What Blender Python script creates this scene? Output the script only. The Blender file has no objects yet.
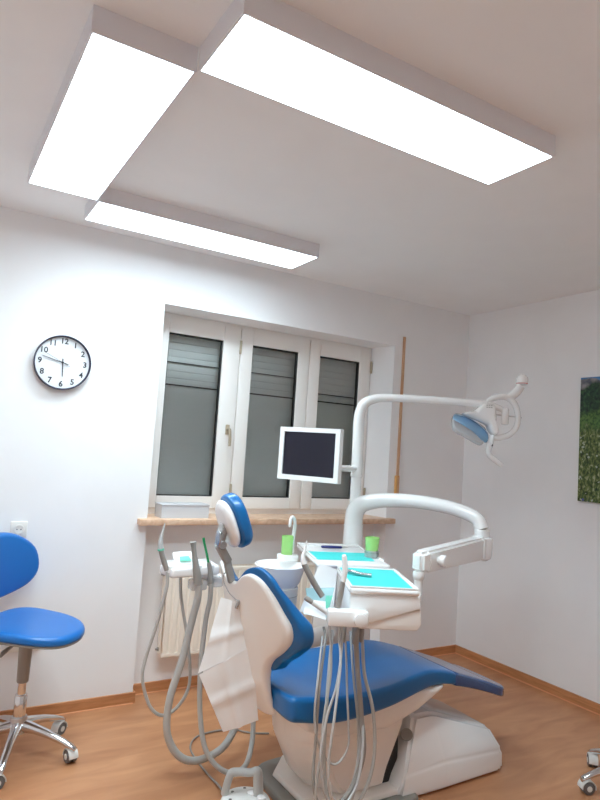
import bpy, bmesh, math, random
from math import sin, cos, pi, radians as rad
from mathutils import Vector, Matrix
random.seed(7)
S = bpy.context.scene
COL = S.collection
V = Vector

# ------------------------------------------------------------------ materials
def mat(name, col, rough=.5, metal=0, coat=0, spec=.5, **k):
    m = bpy.data.materials.new(name); m.use_nodes = True
    b = m.node_tree.nodes['Principled BSDF']
    b.inputs['Base Color'].default_value = (*col, 1)
    b.inputs['Roughness'].default_value = rough
    b.inputs['Metallic'].default_value = metal
    b.inputs['Coat Weight'].default_value = coat
    b.inputs['Specular IOR Level'].default_value = spec
    for a, v in k.items(): b.inputs[a.replace('_', ' ')].default_value = v
    return m
def srgb(r, g, b):
    f = lambda c: (c/255/12.92) if c/255 <= .04045 else ((c/255+.055)/1.055)**2.4
    return (f(r), f(g), f(b))
def noisy(m, c1, c2, scale=(1,1,1), detail=6, lo=.35, hi=.65, bump=0, nscale=5, rough=None, coord='Object'):
    nt = m.node_tree; N = nt.nodes; L = nt.links; b = N['Principled BSDF']
    tc = N.new('ShaderNodeTexCoord'); mp = N.new('ShaderNodeMapping'); mp.inputs['Scale'].default_value = scale
    L.new(tc.outputs[coord], mp.inputs['Vector'])
    n = N.new('ShaderNodeTexNoise'); n.inputs['Scale'].default_value = nscale; n.inputs['Detail'].default_value = detail
    n.inputs['Distortion'].default_value = .6
    L.new(mp.outputs['Vector'], n.inputs['Vector'])
    r = N.new('ShaderNodeValToRGB'); r.color_ramp.elements[0].position = lo; r.color_ramp.elements[1].position = hi
    r.color_ramp.elements[0].color = (*c1, 1); r.color_ramp.elements[1].color = (*c2, 1)
    L.new(n.outputs['Fac'], r.inputs['Fac']); L.new(r.outputs['Color'], b.inputs['Base Color'])
    if bump:
        bp = N.new('ShaderNodeBump'); bp.inputs['Strength'].default_value = bump; bp.inputs['Distance'].default_value = .01
        L.new(n.outputs['Fac'], bp.inputs['Height']); L.new(bp.outputs['Normal'], b.inputs['Normal'])
    return m
M = {}
M['wall'] = noisy(mat('wall_paint', (.8,.8,.8), .85), (.88,.88,.885), (.90,.90,.905), nscale=3)
M['ceil'] = noisy(mat('ceiling_paint', (.8,.8,.8), .9), (.89,.89,.89), (.91,.91,.91), nscale=3)
M['floor'] = noisy(mat('linoleum', (.4,.2,.1), .42), srgb(174,118,80), srgb(201,146,105), scale=(1.2,5,1), nscale=2.2, detail=9, lo=.3, hi=.72)
M['wood_board'] = noisy(mat('baseboard_wood', (.4,.2,.1), .45), srgb(182,124,82), srgb(202,144,98), scale=(2,2,20), nscale=3)
M['sill'] = noisy(mat('sill_stone', (.4,.2,.1), .35), srgb(205,165,135), srgb(228,194,165), scale=(1,1,1), nscale=22, detail=10)
M['upvc'] = mat('white_window_plastic', srgb(242,239,235), .35)
M['white'] = mat('white_plastic', srgb(243,243,242), .22, coat=.3)
M['offwhite'] = mat('warm_white_plastic', srgb(240,235,229), .3, coat=.3)
M['greyp'] = mat('grey_plastic', srgb(150,147,142), .45)
M['midgrey'] = mat('plate_grey', srgb(138,136,130), .5)
M['hose'] = mat('hose_grey', srgb(186,187,184), .45)
M['hose_dark'] = mat('hose_dark_grey', srgb(150,145,139), .5)
M['hose_light'] = mat('hose_silver', srgb(196,198,198), .4)
M['blue'] = mat('blue_vinyl', srgb(2,101,164), .33, coat=.25)
M['blue_stool'] = mat('blue_stool_vinyl', srgb(8,106,184), .35, coat=.2)
M['cover'] = mat('dark_foot_cover', srgb(52,84,136), .22, coat=.5)
M['chrome'] = mat('chrome', (.72,.72,.73), .12, 1)
M['alu'] = mat('brushed_aluminium', (.62,.62,.63), .3, 1)
M['steel'] = mat('steel_tool', (.5,.5,.5), .25, 1)
M['black'] = mat('black_rubber', (.02,.02,.02), .5)
M['clockrim'] = mat('clock_rim', srgb(45,45,70), .3)
M['paperw'] = mat('white_paper', srgb(249,249,248), .8)
M['clockface'] = mat('clock_face', srgb(232,236,240), .6)
M['ink'] = mat('black_ink', (.03,.03,.04), .6)
M['cyan'] = mat('cyan_tray_paper', srgb(62,206,204), .6)
M['screen'] = mat('dark_screen', srgb(16,15,34), .18)
M['caster'] = mat('caster_white', srgb(225,225,222), .4)
M['tread'] = mat('caster_grey', srgb(105,105,105), .5)
M['radi'] = mat('radiator_enamel', srgb(244,234,220), .4)
M['wood_strip'] = noisy(mat('strap_cover_wood', (.4,.2,.1), .5), srgb(196,152,118), srgb(212,170,136), scale=(3,3,.5), nscale=14)
M['wood_yellow'] = mat('strap_box_wood', srgb(214,160,96), .5)
M['brass'] = mat('handle_brass', srgb(186,172,150), .4, .3)
M['socket'] = mat('socket_plastic', srgb(236,234,228), .35)
M['shutter'] = noisy(mat('shutter_grey', (.2,.2,.2), .6), srgb(236,242,239), srgb(242,247,245), nscale=3)
M['gap'] = mat('shutter_gap', srgb(70,74,74), .8)
M['boxside'] = mat('lamp_housing', srgb(232,232,236), .5)
M['green'] = mat('green_plastic', srgb(10,150,90), .4)
M['teal'] = mat('teal_print', srgb(110,205,180), .6)
M['navy'] = mat('navy_pen', srgb(30,40,110), .35)
M['red'] = mat('red_mark', srgb(200,60,50), .4)
def glassy(name, col, alpha_mix=.5, rough=.05):
    m = bpy.data.materials.new(name); m.use_nodes = True; nt = m.node_tree; N = nt.nodes; L = nt.links
    b = N['Principled BSDF']; out = N['Material Output']
    b.inputs['Base Color'].default_value = (*col, 1); b.inputs['Roughness'].default_value = rough
    t = N.new('ShaderNodeBsdfTransparent'); t.inputs['Color'].default_value = (*[.5+.5*c for c in col], 1)
    mx = N.new('ShaderNodeMixShader'); mx.inputs['Fac'].default_value = alpha_mix
    L.new(t.outputs[0], mx.inputs[1]); L.new(b.outputs[0], mx.inputs[2]); L.new(mx.outputs[0], out.inputs['Surface'])
    return m
M['greenglass'] = glassy('green_clear_plastic', srgb(195,243,160), .62)
M['clear'] = glassy('clear_plastic', srgb(225,228,230), .35)
M['film'] = glassy('pouch_film', srgb(190,228,232), .75, .2)
M['boxmilk'] = glassy('milky_plastic', srgb(225,225,228), .8, .3)
def pane_mat():
    m = bpy.data.materials.new('window_glass'); m.use_nodes = True; nt = m.node_tree; N = nt.nodes; L = nt.links
    out = N['Material Output']; N.remove(N['Principled BSDF'])
    t = N.new('ShaderNodeBsdfTransparent'); t.inputs['Color'].default_value = (.95,.96,.96,1)
    g = N.new('ShaderNodeBsdfGlossy'); g.inputs['Roughness'].default_value = .02
    f = N.new('ShaderNodeFresnel'); f.inputs['IOR'].default_value = 1.5
    mx = N.new('ShaderNodeMixShader')
    L.new(f.outputs[0], mx.inputs['Fac']); L.new(t.outputs[0], mx.inputs[1]); L.new(g.outputs[0], mx.inputs[2]); L.new(mx.outputs[0], out.inputs['Surface'])
    return m
M['pane'] = pane_mat()
def emis(name, col, s):
    m = bpy.data.materials.new(name); m.use_nodes = True; nt = m.node_tree; N = nt.nodes
    b = N['Principled BSDF']; b.inputs['Emission Color'].default_value = (*col, 1); b.inputs['Emission Strength'].default_value = s
    b.inputs['Base Color'].default_value = (.8,.8,.8,1)
    return m
def diffuser_mat():
    m = bpy.data.materials.new('light_diffuser'); m.use_nodes = True; nt = m.node_tree; N = nt.nodes; L = nt.links
    N.remove(N['Principled BSDF']); e = N.new('ShaderNodeEmission'); e.inputs['Color'].default_value = (*LCOL, 1); e.inputs['Strength'].default_value = 2.3
    t = N.new('ShaderNodeBsdfTransparent'); a = N.new('ShaderNodeAddShader')
    L.new(e.outputs[0], a.inputs[0]); L.new(t.outputs[0], a.inputs[1]); L.new(a.outputs[0], N['Material Output'].inputs['Surface'])
    return m
LCOL = (.81, .985, 1.06)
M['lightpanel'] = diffuser_mat()
def reflector_mat():
    m = mat('blue_reflector', srgb(150,195,232), .16, .6)
    return m
M['refl'] = reflector_mat()

# ------------------------------------------------------------------ objects
def finish(bm, name, m, parent=None, smooth=True, angle=35):
    bmesh.ops.recalc_face_normals(bm, faces=bm.faces)
    me = bpy.data.meshes.new(name); bm.to_mesh(me); bm.free()
    o = bpy.data.objects.new(name, me); COL.objects.link(o)
    for mm in (m if isinstance(m, (list, tuple)) else [m]): me.materials.append(mm)
    if smooth:
        for p in me.polygons: p.use_smooth = True
        try: me.set_sharp_from_angle(angle=rad(angle))
        except Exception: pass
    if parent is not None:
        o.parent = parent
        if any(abs(v) > 1e-9 for v in parent_world(parent)): o.matrix_parent_inverse = Matrix.Translation(-parent_world(parent))
    return o
def parent_world(p):
    t = V((0,0,0)); q = p
    while q is not None:
        t = t + q.location
        if q.parent is not None and q.matrix_parent_inverse != Matrix.Identity(4): t = t + q.matrix_parent_inverse.translation
        q = q.parent
    return t
def thing(name, label, cat, loc=(0,0,0), group=None):
    o = bpy.data.objects.new(name, None); COL.objects.link(o); o.location = loc; o.empty_display_size = .1
    o['label'] = label; o['category'] = cat
    if group: o['group'] = group
    return o
def tag(o, label, cat, group=None):
    o['label'] = label; o['category'] = cat
    if group: o['group'] = group
    return o
def struct(o): o['kind'] = 'structure'; return o

def bx(bm, x0, x1, y0, y1, z0, z1, bev=0, seg=2, rz=0, c=None, mx=None, mi=0):
    b2 = bmesh.new()
    bmesh.ops.create_cube(b2, size=1)
    for v in b2.verts: v.co = V(((x0+x1)/2+v.co.x*(x1-x0), (y0+y1)/2+v.co.y*(y1-y0), (z0+z1)/2+v.co.z*(z1-z0)))
    if bev: bmesh.ops.bevel(b2, geom=b2.edges[:], offset=bev, segments=seg, affect='EDGES', profile=.5)
    if rz:
        cc = V(c) if c else V(((x0+x1)/2, (y0+y1)/2, 0)); bmesh.ops.rotate(b2, verts=b2.verts, cent=cc, matrix=Matrix.Rotation(rz, 3, 'Z'))
    if mx is not None: bmesh.ops.transform(b2, matrix=mx, verts=b2.verts)
    merge(bm, b2, mi)
def merge(bm, b2, mi=0):
    mp = {}
    for v in b2.verts: mp[v] = bm.verts.new(v.co)
    for f in b2.faces:
        try: nf = bm.faces.new([mp[v] for v in f.verts]); nf.material_index = mi or f.material_index
        except ValueError: pass
    b2.free()
def box(name, m, parent, *a, smooth=True, **k):
    bm = bmesh.new(); bx(bm, *a, **k); return finish(bm, name, m, parent, smooth)
def catmull(pts, n=6, closed=False):
    P = [V(p) for p in pts]; out = []; N = len(P)
    rng = range(N) if closed else range(N-1)
    for i in rng:
        if closed: p0, p1, p2, p3 = P[(i-1) % N], P[i], P[(i+1) % N], P[(i+2) % N]
        else: p0, p1, p2, p3 = P[max(i-1, 0)], P[i], P[i+1], P[min(i+2, N-1)]
        for k in range(n):
            t = k/n
            out.append(.5*((2*p1)+(p2-p0)*t+(2*p0-5*p1+4*p2-p3)*t*t+(3*p1-p0-3*p2+p3)*t**3))
    if not closed: out.append(P[-1].copy())
    return out
def tube(bm, pts, r, seg=12, smooth=6, flat=1.0, mi=0):
    P = catmull(pts, smooth) if smooth else [V(p) for p in pts]
    n = len(P)
    if isinstance(r, (int, float)): R = [r]*n
    else:
        R = []
        for i in range(n):
            t = i/(n-1)*(len(r)-1); k = min(int(t), len(r)-2); R.append(r[k]+(r[k+1]-r[k])*(t-k))
    T0 = (P[1]-P[0]).normalized(); up = V((0,0,1)) if abs(T0.z) < .9 else V((1,0,0))
    nrm = (up-T0*up.dot(T0)).normalized(); rings = []
    for i in range(n):
        T = ((P[min(i+1, n-1)]-P[max(i-1, 0)])).normalized()
        nrm = (nrm-T*nrm.dot(T)).normalized(); b = T.cross(nrm)
        rings.append([bm.verts.new(P[i]+R[i]*(cos(a)*nrm+sin(a)*b*flat)) for a in [2*pi*j/seg for j in range(seg)]])
    for i in range(n-1):
        for j in range(seg):
            f = bm.faces.new((rings[i][j], rings[i][(j+1) % seg], rings[i+1][(j+1) % seg], rings[i+1][j])); f.material_index = mi
    for rg in (rings[0], rings[-1]):
        f = bm.faces.new(rg); f.material_index = mi
def tubeo(name, m, parent, pts, r, **k):
    bm = bmesh.new(); tube(bm, pts, r, **k); return finish(bm, name, m, parent, angle=50)
def lathe(bm, prof, c=(0,0,0), axis=(0,0,1), seg=32, mi=0):
    ax = V(axis).normalized(); q = V((0,0,1)).rotation_difference(ax).to_matrix(); c = V(c); rings = []
    for r, h in prof:
        if r < 1e-6: rings.append([bm.verts.new(c+q@V((0,0,h)))])
        else: rings.append([bm.verts.new(c+q@V((r*cos(2*pi*j/seg), r*sin(2*pi*j/seg), h))) for j in range(seg)])
    for a, b in zip(rings, rings[1:]):
        for j in range(seg):
            k = (j+1) % seg
            if len(a) == 1 and len(b) == 1: continue
            if len(a) == 1: f = bm.faces.new((a[0], b[j], b[k]))
            elif len(b) == 1: f = bm.faces.new((a[j], a[k], b[0]))
            else: f = bm.faces.new((a[j], a[k], b[k], b[j]))
            f.material_index = mi
    if len(rings[0]) > 1: bm.faces.new(rings[0][::-1]).material_index = mi
    if len(rings[-1]) > 1: bm.faces.new(rings[-1]).material_index = mi
def latheo(name, m, parent, prof, c, axis=(0,0,1), seg=32):
    bm = bmesh.new(); lathe(bm, prof, c, axis, seg); return finish(bm, name, m, parent, angle=40)
def prism(bm, poly, fn, d0, d1, bev=0, seg=3):
    """poly 2D outline; fn(a,b,d) -> 3D; extruded from d0 to d1"""
    b2 = bmesh.new()
    A = [b2.verts.new(V(fn(a, b, d0))) for a, b in poly]; B = [b2.verts.new(V(fn(a, b, d1))) for a, b in poly]
    n = len(poly); b2.faces.new(A); b2.faces.new(B[::-1])
    for i in range(n): b2.faces.new((A[i], A[(i+1) % n], B[(i+1) % n], B[i]))
    bmesh.ops.recalc_face_normals(b2, faces=b2.faces)
    if bev: bmesh.ops.bevel(b2, geom=b2.edges[:], offset=bev, segments=seg, affect='EDGES', profile=.5)
    merge(bm, b2)
XZ = lambda a, b, d: (a, d, b)
XY = lambda a, b, d: (a, b, d)
YZ = lambda a, b, d: (d, a, b)
def pillow(bm, outline, T, warp, e=.02, crown=.0, spine=None, sub=5, bottom_e=None, arc=5, mid=4):
    """closed soft slab from an outline: height runs 0..T, edge radius e, raised by crown at the centre"""
    O = [V((p.x, p.y)) for p in catmull([(a, b, 0) for a, b in outline], sub, True)]
    cx = sum(p.x for p in O)/len(O); cy = sum(p.y for p in O)/len(O)
    sp = spine or ((cx, cy), (cx, cy)); A = V(sp[0]); B = V(sp[1]); AB = B-A
    def foot(p):
        if AB.length < 1e-6: return A
        return A+AB*max(0, min(1, (p-A).dot(AB)/AB.dot(AB)))
    be = e if bottom_e is None else bottom_e
    rows = []
    for k in range(mid+1): rows.append(('in', k/mid, be, 0, -1))
    for k in range(1, arc+1):
        a = k/arc*pi/2; rows.append(('edge', 0, be*(1-sin(a)), min(be, T/2)*(1-cos(a)), 0))
    for k in range(0, arc+1):
        a = k/arc*pi/2; rows.append(('edge', 0, e*(1-cos(a)), T-min(e, T/2)*(1-sin(a)), 0))
    for k in range(mid-1, -1, -1): rows.append(('in', k/mid, e, T, 1))
    rings = []
    for kind, t, ins, h, sgn in rows:
        ring = []
        for p in O:
            f = foot(p); d = (p-f); L = max(d.length, 1e-6); q = f+d*max(0, (L-ins))/L
            hh = h
            if kind == 'in':
                q = f+(q-f)*t
                if sgn > 0: hh = h+crown*(1-t*t)
            ring.append(bm.verts.new(V(warp(q.x, q.y, hh))))
        rings.append(ring)
    n = len(O)
    for a, b in zip(rings, rings[1:]):
        for j in range(n): bm.faces.new((a[j], a[(j+1) % n], b[(j+1) % n], b[j]))
    bmesh.ops.remove_doubles(bm, verts=bm.verts, dist=1e-5)
def lerp(x, xs, ys):
    if x <= xs[0]: return ys[0]
    for i in range(len(xs)-1):
        if x <= xs[i+1]:
            t = (x-xs[i])/(xs[i+1]-xs[i]); t = t*t*(3-2*t) if False else t
            return ys[i]+(ys[i+1]-ys[i])*t
    return ys[-1]
def smoothf(x, xs, ys):
    "monotone-ish smooth interpolation"
    P = lambda i: ys[max(0, min(len(ys)-1, i))]
    if x <= xs[0]: return ys[0]+(x-xs[0])*(ys[1]-ys[0])/(xs[1]-xs[0])
    if x >= xs[-1]: return ys[-1]+(x-xs[-1])*(ys[-1]-ys[-2])/(xs[-1]-xs[-2])
    for i in range(len(xs)-1):
        if x <= xs[i+1]:
            t = (x-xs[i])/(xs[i+1]-xs[i]); p0, p1, p2, p3 = P(i-1), P(i), P(i+1), P(i+2)
            return .5*((2*p1)+(p2-p0)*t+(2*p0-5*p1+4*p2-p3)*t*t+(3*p1-p0-3*p2+p3)*t**3)
def text_mesh(bm, s, size, origin, xdir, ydir, zoff=0):
    cu = bpy.data.curves.new('t', 'FONT'); cu.body = s; cu.size = size; cu.align_x = 'CENTER'; cu.align_y = 'CENTER'; cu.resolution_u = 3
    cu.extrude = .0004; cu.offset = .0009
    o = bpy.data.objects.new('t', cu); COL.objects.link(o)
    dg = bpy.context.evaluated_depsgraph_get(); dg.update()
    me = bpy.data.meshes.new_from_object(o.evaluated_get(dg))
    b2 = bmesh.new(); b2.from_mesh(me)
    X = V(xdir); Y = V(ydir); Z = X.cross(Y); O = V(origin)
    for v in b2.verts: v.co = O+X*v.co.x+Y*v.co.y+Z*v.co.z
    merge(bm, b2)
    bpy.data.objects.remove(o); bpy.data.meshes.remove(me); bpy.data.curves.remove(cu)

# ------------------------------------------------------------------ room
CZ = 2.622; YB = 3.504; XR = 3.633; XL = -.72; YF = -.85; NY = 3.613
struct(box('floor', M['floor'], None, XL, XR, YF, 3.9, -.1, 0, smooth=False))
struct(box('ceiling', M['ceil'], None, XL, XR, YF, 3.9, CZ, CZ+.1, smooth=False))
bm = bmesh.new()
bx(bm, XL, 1.134, YB, 4.0, 0, CZ)
prism(bm, [(2.883, YB), (XR, YB), (XR, 4.0), (2.845, 4.0), (2.845, 3.72)], XY, 0, CZ)
bx(bm, 1.134, 2.883, YB, 4.0, 2.272, CZ)
bx(bm, 1.134, 2.883, NY, 4.0, 0, .985)
struct(finish(bm, 'wall_back', M['wall'], smooth=False))
struct(box('wall_right', M['wall'], None, XR, XR+.1, YF, 4.0, 0, CZ, smooth=False))
struct(box('wall_left', M['wall'], None, XL-.1, XL, YF, 4.0, 0, CZ, smooth=False))
struct(box('wall_front', M['wall'], None, XL, XR, YF-.1, YF, 0, CZ, smooth=False))
bh = .058
def board(name, *segs):
    bm = bmesh.new()
    for s in segs:
        bx(bm, *s, 0, bh); 
    return struct(finish(bm, name, M['wood_board'], smooth=False))
board('baseboard_back', (XL, 1.134, YB-.013, YB), (1.134, 2.883, NY-.013, NY), (2.883, XR, YB-.013, YB), (1.134, 1.147, YB-.013, NY), (2.87, 2.883, YB-.013, NY))
board('baseboard_right', (XR-.013, XR, YF, YB-.013))
board('baseboard_left', (XL, XL+.013, YF, YB-.013))
M['seam'] = mat('floor_sealant', srgb(222,160,118), .5)
bm = bmesh.new()
for s in ((XL, 1.134, YB-.024, YB-.013), (1.147, 2.87, NY-.024, NY-.013), (2.883, XR-.013, YB-.024, YB-.013), (XR-.024, XR-.013, YF, YB-.024)):
    bx(bm, *s, 0, .004)
struct(finish(bm, 'trim_1', M['seam'], smooth=False))

# window -----------------------------------------------------------------
def frame_bm(x0, x1, z0, z1, gx0, gx1, gz0, gz1, y0, y1, bev=.006, bm=None):
    bm = bm or bmesh.new()
    bx(bm, x0, gx0, y0, y1, z0, z1, bev=bev); bx(bm, gx1, x1, y0, y1, z0, z1, bev=bev)
    bx(bm, gx0, gx1, y0, y1, gz1, z1, bev=0); bx(bm, gx0, gx1, y0, y1, z0, gz0, bev=0)
    return bm
win = struct(finish(frame_bm(1.134, 2.845, 1.02, 2.272, 1.175, 2.82, 1.065, 2.24, 3.735, 3.80, bev=.002), 'window_1', M['upvc']))
bm = bmesh.new()
for x in (1.745, 2.29): bx(bm, x-.012, x+.012, 3.745, 3.80, 1.065, 2.24)
finish(bm, 'mullion', M['upvc'], win)
sashes = [(1.163, 1.742, 1.25, 1.622), (1.748, 2.287, 1.838, 2.20), (2.293, 2.832, 2.381, 2.738)]
for i, (a, b, g0, g1) in enumerate(sashes):
    z0, z1 = 1.055, 2.252
    s = finish(frame_bm(a, b, z0, z1, g0, g1, 1.13, 2.15, 3.72, 3.775), 'sash', M['upvc'], win)
    finish(frame_bm(g0, g1, 1.13, 2.15, g0+.006, g1-.006, 1.136, 2.143, 3.735, 3.765, bev=0), 'gasket', M['black'], s, smooth=False)
    box('glass_pane', M['pane'], s, g0+.006, g1-.006, 3.747, 3.751, 1.136, 2.143, smooth=False)
    for hz in (1.17, 2.12):
        hx = (b-.0 if i < 2 else b+.004)
        if i == 1: continue
        latheo('hinge', M['brass'], s, [(.007, -.045), (.008, -.04), (.008, .04), (.007, .045)], (hx, 3.712, hz), seg=12)
    if i == 0:
        box('handle_plate', M['brass'], s, 1.676, 1.704, 3.71, 3.72, 1.535, 1.60, bev=.004)
        tubeo('window_handle', M['brass'], s, [(1.69, 3.715, 1.572), (1.69, 3.69, 1.572), (1.692, 3.678, 1.56), (1.694, 3.675, 1.50), (1.694, 3.675, 1.46)], .007, flat=1.4)
# roller shutter outside each sash: one curtain of slats
bm = bmesh.new(); z = 1.0; k = 0
while z < 2.30:
    h = .046
    g = .002 if z > 1.82 else .0002; e_ = .0014 if z > 1.82 else .0003
    prism(bm, [(3.8162+e_, z+g), (3.8162+e_*.4, z+.010), (3.8162, z+.023), (3.8162+e_*.4, z+.038), (3.8162+e_, z+h), (3.83, z+h), (3.83, z+g)], YZ, 1.2, 2.84)
    z += h; k += 1
sh = finish(bm, 'shutter_curtain', M['shutter'], win, smooth=False)
box('shutter_backing', M['gap'], win, 1.15, 2.845, 3.831, 3.84, 1.0, 2.3, smooth=False)
box('dark_strip', M['black'], win, 1.2, 2.84, 3.806, 3.813, 1.825, 1.833, smooth=False)  # thin black strips set just in front of the slats
box('dark_strip', M['black'], win, 2.33, 2.84, 3.806, 3.813, 1.880, 1.887, smooth=False)
box('dark_strip', M['black'], win, 1.2, 2.28, 3.806, 3.813, 1.972, 1.977, smooth=False)
sill = struct(box('trim_2', M['sill'], None, 1.078, 2.93, 3.45, 3.736, .985, 1.02, bev=.004))

# ------------------------------------------------------------------ ceiling lights
LPOW = 8.0
def light(x0, x1, y0, y1, label, pw=1):
    t = thing('ceiling_light', label, 'ceiling light', ((x0+x1)/2, (y0+y1)/2, CZ), 'ceiling light panels')
    z0 = 2.546; bm = bmesh.new(); w = .006
    for b in ((x0, x1, y0, y0+w), (x0, x1, y1-w, y1), (x0, x0+w, y0+w, y1-w), (x1-w, x1, y0+w, y1-w)): bx(bm, *b, z0, CZ)
    bx(bm, x0+w, x1-w, y0+w, y1-w, CZ-.01, CZ)
    finish(bm, 'housing', M['boxside'], t, smooth=False)
    box('diffuser', M['lightpanel'], t, x0+w, x1-w, y0+w, y1-w, z0+.001, z0+.002, smooth=False)
    ld = bpy.data.lights.new('led_board', 'AREA'); ld.shape = 'RECTANGLE'; ld.size = x1-x0-.02; ld.size_y = y1-y0-.02; ld.energy = LPOW*pw; ld.spread = rad(132); ld.color = LCOL
    lo = bpy.data.objects.new('led_board', ld); COL.objects.link(lo); lo.parent = t; lo.location = (0, 0, z0+.012-CZ)
light(.276, .576, 1.669, 2.881, 'long flat light panel on the left, running from the camera toward the window wall', .66)
light(.5785, 1.791, 1.360, 1.660, 'large flat light panel nearest the camera, crossing the top right of the ceiling', 1.3)
light(.5785, 1.791, 2.883, 3.181, 'narrow looking flat light panel on the ceiling just above the window')

# ------------------------------------------------------------------ wall clock
cc = V((.595, YB, 1.849)); t = thing('wall_clock', 'round wall clock with a thin dark rim and black numerals', 'clock', cc)
latheo('rim', M['clockrim'], t, [(.135, 0), (.1455, .002), (.1470, .02), (.1455, .034), (.143, .036), (.1405, .033), (.1405, .018), (.135, .016)], cc, (0,-1,0), 64)
latheo('dial', M['clockface'], t, [(.1405, .001), (.1405, .017), (0, .017)], cc, (0,-1,0), 64)
for h in range(1, 13):
    bm = bmesh.new(); a = rad(h*30); text_mesh(bm, str(h), .042, cc+V((sin(a)*.115, -.0178, cos(a)*.115)), (1,0,0), (0,0,1))
    finish(bm, 'numeral', M['ink'], t, smooth=False)
def hand(name, ang, l, tail, w, y):
    bm = bmesh.new(); a = rad(ang); d = V((sin(a), 0, cos(a))); n = V((cos(a), 0, -sin(a)))
    P = [(-tail, w), (l*.9, w*.7), (l, 0), (l*.9, -w*.7), (-tail, -w)]
    prism(bm, P, lambda p, q, dd: cc+d*p+n*q+V((0, -dd, 0)), y, y+.0012)
    finish(bm, name, M['ink'], t, smooth=False)
hand('hour_hand', 180-3, .078, .022, .0030, .020); hand('minute_hand', 284, .115, .030, .0022, .022); hand('second_hand', 296, .105, .04, .0008, .024)
latheo('hand_cap', M['ink'], t, [(.005, .017), (.005, .027), (0, .028)], cc, (0,-1,0), 16)

# sockets -----------------------------------------------------------------
def socket(x, z, label, w=.081, n=1):
    t = thing('wall_socket', label, 'socket', (x, YB, z), 'sockets on the back wall')
    box('socket_frame', M['socket'], t, x-w/2*n, x+w/2*n, YB-.010, YB, z-w/2, z+w/2, bev=.004)
    for k in range(n):
        xx = x+(k-(n-1)/2)*.071
        bm = bmesh.new(); lathe(bm, [(.027, 0), (.027, .011), (.022, .013), (.0195, .013), (.0195, .0104), (0, .0104)], (xx, YB, z), (0,-1,0), 24)
        finish(bm, 'socket_insert', M['socket'], t)
        bm = bmesh.new()
        for s in (-1, 1): lathe(bm, [(.003, .0106), (.003, .0112), (0, .0112)], (xx+s*.0095, YB, z), (0,-1,0), 10)
        finish(bm, 'pin_holes', M['ink'], t)
socket(.462, .965, 'white wall socket half hidden behind the stool backrest')
socket(.545, .385, 'double white wall socket behind the stool column, near the floor', n=2)

# shutter strap cover -------------------------------------------------------
t = thing('shutter_strap_guide', 'tall thin wooden shutter strap strip on the wall right of the window', 'strap guide', (2.963, YB, 1.15))
box('strap', M['wood_strip'], t, 2.955, 2.975, YB-.012, YB, 1.315, 2.348, bev=.002)
box('winder_box', M['wood_yellow'], t, 2.943, 2.973, YB-.022, YB, 1.14, 1.325, bev=.003)
box('winder_slot', M['wood_strip'], t, 2.953, 2.970, YB-.025, YB-.022, 1.18, 1.315, bev=.0)
box('strap_slot', M['black'], t, 2.953, 2.972, YB-.026, YB-.022, 1.160, 1.18, bev=.0)

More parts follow.
